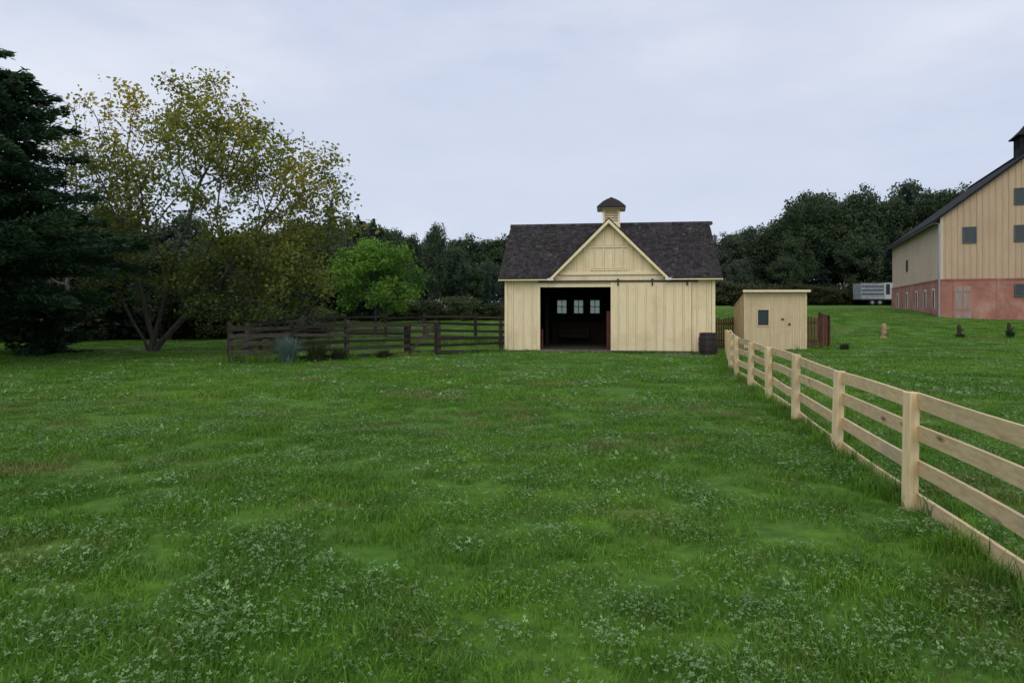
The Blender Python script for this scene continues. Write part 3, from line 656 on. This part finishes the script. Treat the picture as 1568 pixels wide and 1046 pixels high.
for z in np.arange(6.02,6.5,.08):
    for sv in (-1,1):
        w.hexa([F(cu-.31,cv+sv*.38,z),F(cu+.31,cv+sv*.38,z),F(cu+.31,cv+sv*.30,z+.05),F(cu-.31,cv+sv*.30,z+.05),F(cu-.31,cv+sv*.38,z+.02),F(cu+.31,cv+sv*.38,z+.02),F(cu+.31,cv+sv*.30,z+.07),F(cu-.31,cv+sv*.30,z+.07)],0,0.)
        w.hexa([F(cu+sv*.38,cv-.31,z),F(cu+sv*.38,cv+.31,z),F(cu+sv*.30,cv+.31,z+.05),F(cu+sv*.30,cv-.31,z+.05),F(cu+sv*.38,cv-.31,z+.02),F(cu+sv*.38,cv+.31,z+.02),F(cu+sv*.30,cv+.31,z+.07),F(cu+sv*.30,cv-.31,z+.07)],0,0.)
pr_=[(.68,6.60),(.68,6.68),(.56,6.80),(.40,6.96),(.20,7.10),(.05,7.18)]
for (r0_,z0_),(r1_,z1_) in zip(pr_[:-1],pr_[1:]):
    for (a,b) in (((-1,-1),(1,-1)),((1,-1),(1,1)),((1,1),(-1,1)),((-1,1),(-1,-1))):
        w.poly([F(cu+a[0]*r0_,cv+a[1]*r0_,z0_),F(cu+b[0]*r0_,cv+b[1]*r0_,z0_),F(cu+b[0]*r1_,cv+b[1]*r1_,z1_),F(cu+a[0]*r1_,cv+a[1]*r1_,z1_)],2,-.2)
w.box(F,cu-.66,cu+.66,cv-.66,cv+.66,6.585,6.61,0,-.5); w.box(F,cu-.05,cu+.05,cv-.05,cv+.05,7.17,7.2,2,0.)
build(w,'cupola',[M['cream_trim'],M['intwood'],M['shingle']],stable,recalc=False)

# barrel
w=MB(); bx,by=8.10,28.2; bz=H(bx,by)-.02
ns=18; prf=[(0,.33),(.2,.37),(.48,.39),(.76,.37),(.96,.33)]
for k in range(ns):
    t0=2*math.pi*k/ns+.012; t1=2*math.pi*(k+1)/ns-.012; tn=random.uniform(-1,1)
    for (z0,r0),(z1,r1) in zip(prf[:-1],prf[1:]):
        w.poly([(bx+r0*math.cos(t0),by+r0*math.sin(t0),bz+z0),(bx+r0*math.cos(t1),by+r0*math.sin(t1),bz+z0),(bx+r1*math.cos(t1),by+r1*math.sin(t1),bz+z1),(bx+r1*math.cos(t0),by+r1*math.sin(t0),bz+z1)],0,tn)
w.tube([(bx,by,bz+.02),(bx,by,bz+.48),(bx,by,bz+.90)],[.32,.375,.325],24)
for z,r_ in ((.05,.345),(.24,.382),(.7,.382),(.88,.352)): w.tube([(bx,by,bz+z),(bx,by,bz+z+.05)],[r_+.004,r_+.004],28,1,0,False)
build(w,'wooden_barrel',[M['barrel'],M['metal']],loc=(bx,by,bz),recalc=False)

# ------------------------------------------------------------ shed
shed=empty('small_shed',(11.9,31,0)); S=Frame(10.56,31.1,4); SW=2.78; SD=1.8; sb=-.12
zt=lambda v:2.55-.33*v
w=MB()
for u0,u1 in ((0,.08),(SW-.08,SW)):
    w.hexa([S(u0,0,sb),S(u1,0,sb),S(u1,SD,sb),S(u0,SD,sb),S(u0,0,zt(0)),S(u1,0,zt(0)),S(u1,SD,zt(SD)),S(u0,SD,zt(SD))],0,0.)
w.box(S,.08,SW-.08,SD-.08,SD,sb,zt(SD),0,0.)
w.box(S,.08,.62,0,.08,sb,2.53,0,0.); w.box(S,1.10,SW-.08,0,.08,sb,2.53,0,0.); w.box(S,.62,1.10,0,.08,sb,1.05,0,0.); w.box(S,.62,1.10,0,.08,1.75,2.53,0,0.)
build(w,'walls',[surf('shed_paint',(.62,.50,.30),(.52,.42,.25),1.5,(9,9,.7),.75,.25,.05,(.45,.36,.21),.9)],shed)
w=MB()
for u in (.0,1.22,SW-.09): w.box(S,u,u+.09,-.025,-.001,sb,2.42,0,-.2); w.box(S,u+.091,u+.11,-.006,-.001,sb,2.42,1)
for u in (.3,1.55,1.88,2.2,2.5): w.box(S,u-.02,u+.02,-.02,-.001,sb,2.42,0); w.box(S,u+.021,u+.035,-.006,-.001,sb,2.42,1)
w.box(S,-.0,SW,-.035,-.001,2.42,2.55,0,.2)
for v in (.3,.6,.9,1.2,1.5): w.box(S,-.02,-.001,v-.02,v+.02,sb,zt(v)-.02,0)
w.box(S,.57,.62,-.03,.05,1.0,1.8,0,0.);w.box(S,1.10,1.15,-.03,.05,1.0,1.8,0,0.);w.box(S,.62,1.1,-.03,.05,1.0,1.05,0,0.);w.box(S,.62,1.1,-.03,.05,1.75,1.8,0,0.)
build(w,'trim',[surf('shed_trim',(.66,.54,.33),(.56,.45,.28)),M['seam']],shed)
w=MB(); w.box(S,.62,1.10,.05,.06,1.05,1.75,0,0.); w.box(S,1.66,1.78,-.04,-.02,1.3,1.36,1,0.); w.box(S,1.98,2.06,-.05,-.02,1.05,1.15,1,0.)
build(w,'window',[M['glass'],M['metal']],shed)
w=MB(); a,b=-.1,SW+.1
w.hexa([S(a,-.22,zt(-.22)),S(b,-.22,zt(-.22)),S(b,SD+.15,zt(SD+.15)),S(a,SD+.15,zt(SD+.15)),S(a,-.22,zt(-.22)+.05),S(b,-.22,zt(-.22)+.05),S(b,SD+.15,zt(SD+.15)+.05),S(a,SD+.15,zt(SD+.15)+.05)],0,0.)
w.box(S,a,b,-.25,-.222,zt(-.22)-.07,zt(-.22)+.03,1,-1.)
build(w,'roof',[M['shingle'],M['cream_trim']],shed)

def picket(name,path,h,loc):
    w=MB()
    for (x0,y0),(x1,y1) in zip(path[:-1],path[1:]):
        L=math.hypot(x1-x0,y1-y0); n=int(L/.13)
        for i in range(n+1):
            t=i/n; x=x0+(x1-x0)*t; y=y0+(y1-y0)*t; z=H(x,y); hh=h+random.uniform(-.05,.04)
            dx,dy=(x1-x0)/L*.045,(y1-y0)/L*.045; nx,ny=-dy*.25,dx*.25; tn=random.uniform(-1,1)
            w.hexa([(x-dx,y-dy,z-.05),(x+dx,y+dy,z-.05),(x+dx+nx,y+dy+ny,z-.05),(x-dx+nx,y-dy+ny,z-.05),(x-dx,y-dy,z+hh-.04),(x+dx,y+dy,z+hh),(x+dx+nx,y+dy+ny,z+hh),(x-dx+nx,y-dy+ny,z+hh-.04)],0,tn)
        for zz in (.35,h-.3): w.beam((x0+.0,y0+.05,H(x0,y0)+zz),(x1,y1+.05,H(x1,y1)+zz),.04,.09)
        for t in (0,1): 
            x=x0+(x1-x0)*t;y=y0+(y1-y0)*t; w.box(IDF,x-.05,x+.05,y+.06,y+.16,H(x,y)-.1,H(x,y)+h+.03)
    build(w,name,[M['brownpicket']],loc=(loc[0],loc[1],0))
picket('picket_fence',[(13.45,31.6),(14.65,31.5),(15.6,34.5)],1.5,(14,31.5))
picket('picket_fence',[(9.5,32.4),(11.0,33.0)],1.45,(10,32.5))

# ------------------------------------------------------------ new pine fence on the right
def fx(y): return 3.57+.1965*(y-6.13) if y<19 else 3.57+.1965*(19-6.13)+.30*(y-19)
w=MB()
ys=[6.13+2.34*k for k in range(-4,10)]
pp=[(fx(y),y) for y in ys]+[(9.08,28.85)]
for (x,y) in pp:
    z=H(x,y); t=random.uniform(-.012,.012); a=.050; h_=1.04+random.uniform(-.02,.025)
    F0=Frame(x,y,-11+90+random.uniform(-2,2)); 
    b=lambda u,v,ww,tl=t: (F0(u,v,0)[0]+tl*ww*3,F0(u,v,0)[1],z+ww)
    w.hexa([b(-a,-a,-.3),b(a,-a,-.3),b(a,a,-.3),b(-a,a,-.3),b(-a,-a,h_),b(a,-a,h_),b(a,a,h_),b(-a,a,h_)],0)
posts=build(w,'posts',[M['newpost']],None,loc=(3.57,6.13,0))
w=MB()
for i in range(len(pp)-1):
    (x0,y0),(x1,y1)=pp[i],pp[i+1]; L=math.hypot(x1-x0,y1-y0); dx,dy=(x1-x0)/L,(y1-y0)/L
    for zc in (.09,.39,.69,.965):
        j0,j1=random.uniform(-.015,.015),random.uniform(-.015,.015); o=.050+.02+.002; nx,ny=dy*o,-dx*o; tn=random.uniform(-1,1)
        hh=.132*random.uniform(.93,1.07)
        z0=H(x0,y0)+zc+j0; z1=H(x1,y1)+zc+j1; bow=random.uniform(-.022,.022); bo2=random.uniform(-.012,.012)
        P0=np.array([x0+nx+dx*.004,y0+ny+dy*.004,z0]);P1=np.array([x1+nx-dx*.004,y1+ny-dy*.004,z1])
        segs=6; pv=P0
        for s in range(1,segs+1):
            t=s/segs; q_=P0+(P1-P0)*t; q_=q_+np.array([dy*bo2,-dx*bo2,bow])*math.sin(math.pi*t); w.beam(pv,q_,.032,hh,0,tn); pv=q_
rails=build(w,'rails',[M['newwood']],None,loc=(3.57,6.13,0))
fe=empty('pine_board_fence',(3.57,6.13,0))
for o in (posts,rails): o.location=(0,0,0); o.parent=fe
bev=posts.modifiers.new('bevel','BEVEL'); bev.width=.006; bev.segments=1

# ------------------------------------------------------------ old corral fence
def corral(name,path,rails_=5,h=1.25,sp=2.6):
    w=MB()
    for (x0,y0),(x1,y1) in zip(path[:-1],path[1:]):
        L=math.hypot(x1-x0,y1-y0); n=max(1,round(L/sp)); dx,dy=(x1-x0)/L,(y1-y0)/L
        for i in range(n):
            xa,ya=x0+dx*L*i/n,y0+dy*L*i/n; xb,yb=x0+dx*L*(i+1)/n,y0+dy*L*(i+1)/n
            for r_ in range(rails_):
                zc=.16+(h-.22)*r_/(rails_-1); o=.09
                za=H(xa,ya)+zc+random.uniform(-.05,.05); zb=H(xb,yb)+zc+random.uniform(-.05,.05)
                w.beam((xa+dy*o-dx*.06,ya-dx*o-dy*.06,za),(xb+dy*o+dx*.06,yb-dx*o+dy*.06,zb),.045,random.uniform(.09,.14))
        for i in range(n+1):
            xa,ya=x0+dx*L*i/n,y0+dy*L*i/n; z=H(xa,ya); tl=random.uniform(-.05,.05)
            w.tube([(xa,ya,z-.2),(xa+tl*.5,ya,z+.6),(xa+tl,ya,z+h+random.uniform(.04,.2))],[.095,.088,.08],8,0,random.uniform(-1,1))
    return build(w,name,[M['oldwood']],loc=(path[0][0],path[0][1],0))
corral('corral_fence',[(-8.95,21.7),(-5.75,23.7),(-3.95,25.6)],5,1.22,1.9)
corral('corral_fence',[(-2.85,26.4),(-.45,29.3)],5,1.3,2.6)
corral('corral_fence',[(-8.95,21.7),(-10.6,30),(-11.5,38)],5,1.25,2.7)
corral('corral_fence',[(-11.5,38),(-5,39),(.9,38.2)],4,1.35,2.4)
w=MB(); g0=np.array([-3.85,25.7]);g1=np.array([-2.95,26.3])
for zc in (.2,.45,.7,.95,1.2): w.beam((*g0,H(*g0)+zc),(*g1,H(*g1)+zc),.04,.11)
w.beam((*g0,H(*g0)+.2),(*g1,H(*g1)+1.2),.05,.1)
for g in (g0,g1): w.beam((g[0],g[1]-.04,H(*g)+.1),(g[0],g[1]-.04,H(*g)+1.3),.07,.07)
build(w,'corral_gate',[M['oldwood']],loc=(g0[0],g0[1],0))
def weed(name,x,y,hh,R,mat,seed,n=260):
    q=np.random.default_rng(seed); v=[];f=[];t=[]
    for i in range(n):
        a=q.uniform(0,6.28); r=R*.35*math.sqrt(q.uniform()); L=hh*q.uniform(.5,1.1); d=q.uniform(0,6.28); ln=R*q.uniform(.2,1.); wd=.012*q.uniform(.7,1.6)
        p=[np.array([r*math.cos(a)+ln*math.cos(d)*s**2,r*math.sin(a)+ln*math.sin(d)*s**2,L*s*(1-.25*s*s)-.02]) for s in (0,.35,.7,1)]
        sd=np.array([-math.sin(d),math.cos(d),0])*wd
        for k in range(3):
            b=len(v); w0=sd*(1-.3*k); w1=sd*(1-.3*(k+1)); v+= [p[k]-w0,p[k]+w0,p[k+1]+w1,p[k+1]-w1]; f.append((b,b+1,b+2,b+3)); t.append(q.uniform(-1,1))
    me=mkmesh(name,np.array(v),f,None,t,[mat]); ob=bpy.data.objects.new(name,me); COL.objects.link(ob); ob.location=(x,y,H(x,y))
weed('weed_clump',-7.3,22.2,1.15,.65,M['blueweed'],1,560)
weed('weed_clump',-6.5,22.8,.9,.7,M['shrubleaf'],2,420); weed('weed_clump',-5.9,23.1,.7,.5,M['shrubleaf'],3,300); weed('weed_clump',-4.6,24.5,.5,.4,M['shrubleaf'],4,200)
weed('weed_clump',15.2,31.2,.45,.5,M['shrubleaf'],6,200)

# ------------------------------------------------------------ big barn on the right
big=empty('large_gable_barn',(28.9,46,1.4)); G=Frame(28.9,46,21.6); BW=13.; BL=21.8
SLP=.78; rk=lambda u:7.95+SLP*(6.5-abs(u-6.5)); PK=rk(6.5)
w=MB()
w.prism(G,[(0,3.78),(BW,3.78),(BW,7.95),(6.5,PK),(0,7.95)],0,.2,0,0.)
w.prism(G,[(0,3.78),(BW,3.78),(BW,7.95),(6.5,PK),(0,7.95)],BL-.2,BL,0,0.)
w.box(G,0,.2,.2,BL-.2,3.78,7.95,1,0.); w.box(G,BW-.2,BW,.2,BL-.2,3.78,7.95,1,0.)
build(w,'siding',[M['peach'],M['peachside']],big)
w=MB()
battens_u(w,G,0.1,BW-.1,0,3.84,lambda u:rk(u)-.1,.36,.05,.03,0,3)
for v in np.arange(.3,BL-.2,.36): w.box(G,-.03,-.001,v-.025,v+.025,3.84,7.9,1); w.box(G,-.006,-.001,v+.026,v+.05,3.84,7.9,3)
w.box(G,-.05,.12,-.05,-.001,3.8,8.0,2,0.); w.box(G,-.05,-.001,-.0,.14,3.8,7.95,2,0.)
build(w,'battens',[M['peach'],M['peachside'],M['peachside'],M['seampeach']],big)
w=MB(); 
w.box(G,-.06,BW+.06,-.06,.2,.9,3.775,0,0.); w.box(G,-.06,.2,.2,BL+.06,.9,3.775,0,0.); w.box(G,BW-.2,BW+.06,.2,BL+.06,.9,3.775,0,0.)
w.box(G,-.1,BW+.1,-.1,-.061,3.70,3.80,0,-.6); w.box(G,-.1,-.061,-.061,BL,3.70,3.80,0,-.6)
for u in (3.25,6.5,9.8): w.box(G,u-.12,u+.12,-.09,-.061,.9,3.7,0,-.4)
build(w,'masonry_base',[M['redstone']],big)
w=MB()
def win(u,z,ww,hh,fv=0.):
    w.box(G,u-ww/2,u+ww/2,fv-.04,fv-.02,z-hh/2,z+hh/2,1,0.)
    fm=0
    w.box(G,u-ww/2-.07,u-ww/2,fv-.07,fv-.001,z-hh/2-.07,z+hh/2+.07,fm,0.); w.box(G,u+ww/2,u+ww/2+.07,fv-.07,fv-.001,z-hh/2-.07,z+hh/2+.07,fm,0.)
    w.box(G,u-ww/2,u+ww/2,fv-.07,fv-.001,z+hh/2,z+hh/2+.07,fm,0.); w.box(G,u-ww/2,u+ww/2,fv-.08,fv-.001,z-hh/2-.07,z-hh/2,fm,0.)
    w.box(G,u-.015,u+.015,fv-.055,fv-.041,z-hh/2,z+hh/2,fm,0.)
    for q_ in (-.17,.17): w.box(G,u-ww/2,u-.015,fv-.055,fv-.041,z+q_*hh-.012,z+q_*hh+.012,fm,0.); w.box(G,u+.015,u+ww/2,fv-.055,fv-.041,z+q_*hh-.012,z+q_*hh+.012,fm,0.)
for u in (1.63,4.5,8.5,11.4): win(u,6.7,.66,.95)
for u in (4.5,8.5): win(u,9.1,.66,.95)
win(4.55,3.0,.75,.7,-.06); win(8.4,3.0,.75,.7,-.06)
for v in (2.,5.,8.5,13.,18):
    w.box(G,-.085,-.061,v-.3,v+.3,1.9,3.1,2,0.); w.box(G,-.10,-.062,v-.38,v-.3,1.85,3.2,3,0.); w.box(G,-.10,-.062,v+.3,v+.38,1.85,3.2,3,0.); w.box(G,-.10,-.062,v-.3,v+.3,3.1,3.2,3,0.)
w.box(G,-.05,-.032,12.9,13.5,5.0,5.9,1,0.); w.box(G,-.07,-.032,12.82,12.9,4.95,5.95,0,0.); w.box(G,-.07,-.032,13.5,13.58,4.95,5.95,0,0.)
build(w,'windows',[M['greentrim'],M['glass'],M['intwood'],M['whitetrim']],big)
w=MB(); w.box(G,.78,1.72,-.10,-.061,1.0,3.3,0,0.)
for z in (1.7,2.9): w.box(G,.8,1.7,-.12,-.101,z,z+.12,0,-.8)
w.box(G,.7,.78,-.11,-.061,1.0,3.38,1,0.); w.box(G,1.72,1.8,-.11,-.061,1.,3.38,1,0.)
w.box(G,1.22,1.26,-.112,-.101,1.0,3.3,1,-1)
build(w,'stable_door',[M['greydoor'],M['redstone']],big)
w=MB()
for s in (-1,1):
    eu=6.5+s*6.95; ez=PK-SLP*6.95
    w.hexa([G(6.5,-.3,PK),G(6.5,BL+.3,PK),G(eu,BL+.3,ez),G(eu,-.3,ez),G(6.5,-.3,PK+.18),G(6.5,BL+.3,PK+.18),G(eu,BL+.3,ez+.15),G(eu,-.3,ez+.15)],0,0.)
w.box(G,6.3,6.7,-.3,BL+.3,PK+.12,PK+.2,0,0.)
build(w,'roof',[M['darkroof']],big)
w=MB(); w.tube([G(-.12,-.12,1.1),G(-.12,-.12,7.5),G(-.36,.1,7.6)],[.05,.05,.05],8)
build(w,'downspout',[M['galv']],big)
w=MB(); w.tube([G(-.5,-.3,7.5),G(-.5,BL+.3,7.5)],[.06,.06],8); w.tube([G(4.2,-.25,11.2),G(4.2,-.25,12.2)],[.015,.008],6)
build(w,'gutter',[M['metal']],big)
w=MB(); cu,cv=6.5,5.4
w.box(G,cu-.8,cu+.8,cv-.8,cv+.8,12.6,14.0,0,0.)
for z in np.arange(13.3,13.95,.12): w.box(G,cu-.65,cu+.65,cv-.84,cv-.801,z,z+.05,1,0.); w.box(G,cu-.84,cu-.801,cv-.65,cv+.65,z,z+.05,1,0.)
w.box(G,cu-1.05,cu+1.05,cv-1.05,cv+1.05,14.0,14.1,1,0.)
for a,b in (((-1,-1),(1,-1)),((1,-1),(1,1)),((1,1),(-1,1)),((-1,1),(-1,-1))):
    for (r0_,z0_,r1_,z1_) in ((1.0,14.1,.55,14.6),(.55,14.6,.05,15.3)):
        w.poly([G(cu+a[0]*r0_,cv+a[1]*r0_,z0_),G(cu+b[0]*r0_,cv+b[1]*r0_,z0_),G(cu+b[0]*r1_,cv+b[1]*r1_,z1_),G(cu+a[0]*r1_,cv+a[1]*r1_,z1_)],1,0.)
build(w,'cupola',[M['darkroof'],M['darkroof']],big,recalc=False)

# ------------------------------------------------------------ trailer
tr=empty('livestock_trailer',(42.7,80,H(42.7,80))); tz=H(42.7,80); T=Frame(40.9,80,3,tz)
w=MB()
w.box(T,0,2.6,0,2.1,.75,2.6,0,0.); w.box(T,2.65,4.1,0,2.1,.75,2.65,1,0.); w.box(T,2.6,2.65,.05,2.05,.75,2.55,2,0.)
for u in np.arange(.12,2.6,.25): w.box(T,u,u+.06,-.04,-.001,.78,2.57,0)
for z in (1.3,1.75,2.2): w.box(T,.05,2.55,-.07,-.041,z,z+.09,2)
w.box(T,-.05,4.15,-.05,2.15,.62,.745,2,0.)
w.box(T,2.85,3.3,-.02,-.001,1.3,2.5,2,0.)
for u in (1.3,2.15):
    for v in (0.0,1.9): w.tube([T(u,v,.36),T(u,v+.22,.36)],[.36,.36],18,3,0.); 
    w.tube([T(u,-.02,.36),T(u,.0,.36)],[.17,.17],12,0,0.)
w.box(T,.85,2.6,-.12,.0,.78,.86,1,0.); w.beam(T(4.1,1.05,.66),T(5.1,1.05,.60),.12,.12,2); w.box(T,4.8,4.88,1.0,1.1,0,.6,2,0.)
w.box(T,4.11,4.16,.2,1.9,.8,2.5,1,0.)
build(w,'body',[M['galv'],surf('trailer_pale_panel',(.5,.5,.52),(.4,.4,.43)),M['metal'],M['rubber']],tr)

# ------------------------------------------------------------ stumps
def stump(x,y,hh,r,mat,seed):
    w=MB(); z=H(x,y)-.05
    w.tube([(x,y,z),(x,y,z+.08),(x+.02,y,z+hh*.5),(x+.01,y,z+hh*.82),(x,y,z+hh)],[r*1.5,r*1.1,r*.85,r*.9,r*.55],10,0,0)
    w.tube([(x+.05,y-r*.7,z+hh*.55),(x+.15,y-r*1.5,z+hh*.7)],[r*.35,r*.25],6,0,0)
    build(w,'tree_stump',[mat],loc=(x,y,z),smooth=False)
stump(19.6,36,.78,.15,M['stump'],1); stump(23.7,36.2,.74,.12,M['oldwood'],2); stump(26.2,36.,.82,.11,M['oldwood'],3)
weed('weed_clump',19.6,36,.4,.45,M['shrubleaf'],11,160); weed('weed_clump',23.7,36.1,.35,.45,M['shrubleaf'],12,200); weed('weed_clump',26.2,35.9,.6,.45,M['needle'],13,260)

# ------------------------------------------------------------ camera, light, world
cam=bpy.data.cameras.new('camera'); co=bpy.data.objects.new('camera',cam); COL.objects.link(co)
co.location=(0,0,1.8); co.rotation_euler=(math.radians(90),0,0); cam.lens=24; cam.sensor_width=36; cam.shift_y=-50/1568; cam.clip_end=3000; cam.clip_start=.05
sc.camera=co
el=42
s=bpy.data.lights.new('sun','SUN'); s.energy=1.3; s.angle=math.radians(60); s.color=(1,.96,.9)
so=bpy.data.objects.new('sun',s); COL.objects.link(so); so.rotation_euler=(math.radians(90-el),0,math.radians(-12)); so.location=(0,-10,30)
wd=bpy.data.worlds.new('World'); sc.world=wd; wd.use_nodes=True; nt=wd.node_tree; nt.nodes.clear()
sky=N(nt,'ShaderNodeTexSky'); sky.sky_type='NISHITA'; sky.sun_disc=False; sky.sun_elevation=math.radians(el); sky.sun_rotation=math.radians(180+12)
b1=N(nt,'ShaderNodeBackground'); b1.inputs[1].default_value=.1; nt.links.new(sky.outputs[0],b1.inputs[0])
tc=N(nt,'ShaderNodeTexCoord'); n1=noise(nt,tc.outputs['Generated'],2.6,6,.55,(1,1,3.2)); n2=noise(nt,tc.outputs['Generated'],1.4,3,.5,(1,1,2.2))
c=mixc(nt,ramp(nt,n1,.30,.70),(.54,.61,.78),(.86,.88,.95)); c=mixc(nt,ramp(nt,n2,.40,.64,(0,0,0),(.75,.75,.75)),c,(.60,.66,.80))
b2=N(nt,'ShaderNodeBackground'); nt.links.new(c,b2.inputs[0]); b2.inputs[1].default_value=1.07
mx=N(nt,'ShaderNodeMixShader'); mx.inputs[0].default_value=.92; o=N(nt,'ShaderNodeOutputWorld')
nt.links.new(b1.outputs[0],mx.inputs[1]); nt.links.new(b2.outputs[0],mx.inputs[2]); nt.links.new(mx.outputs[0],o.inputs[0])
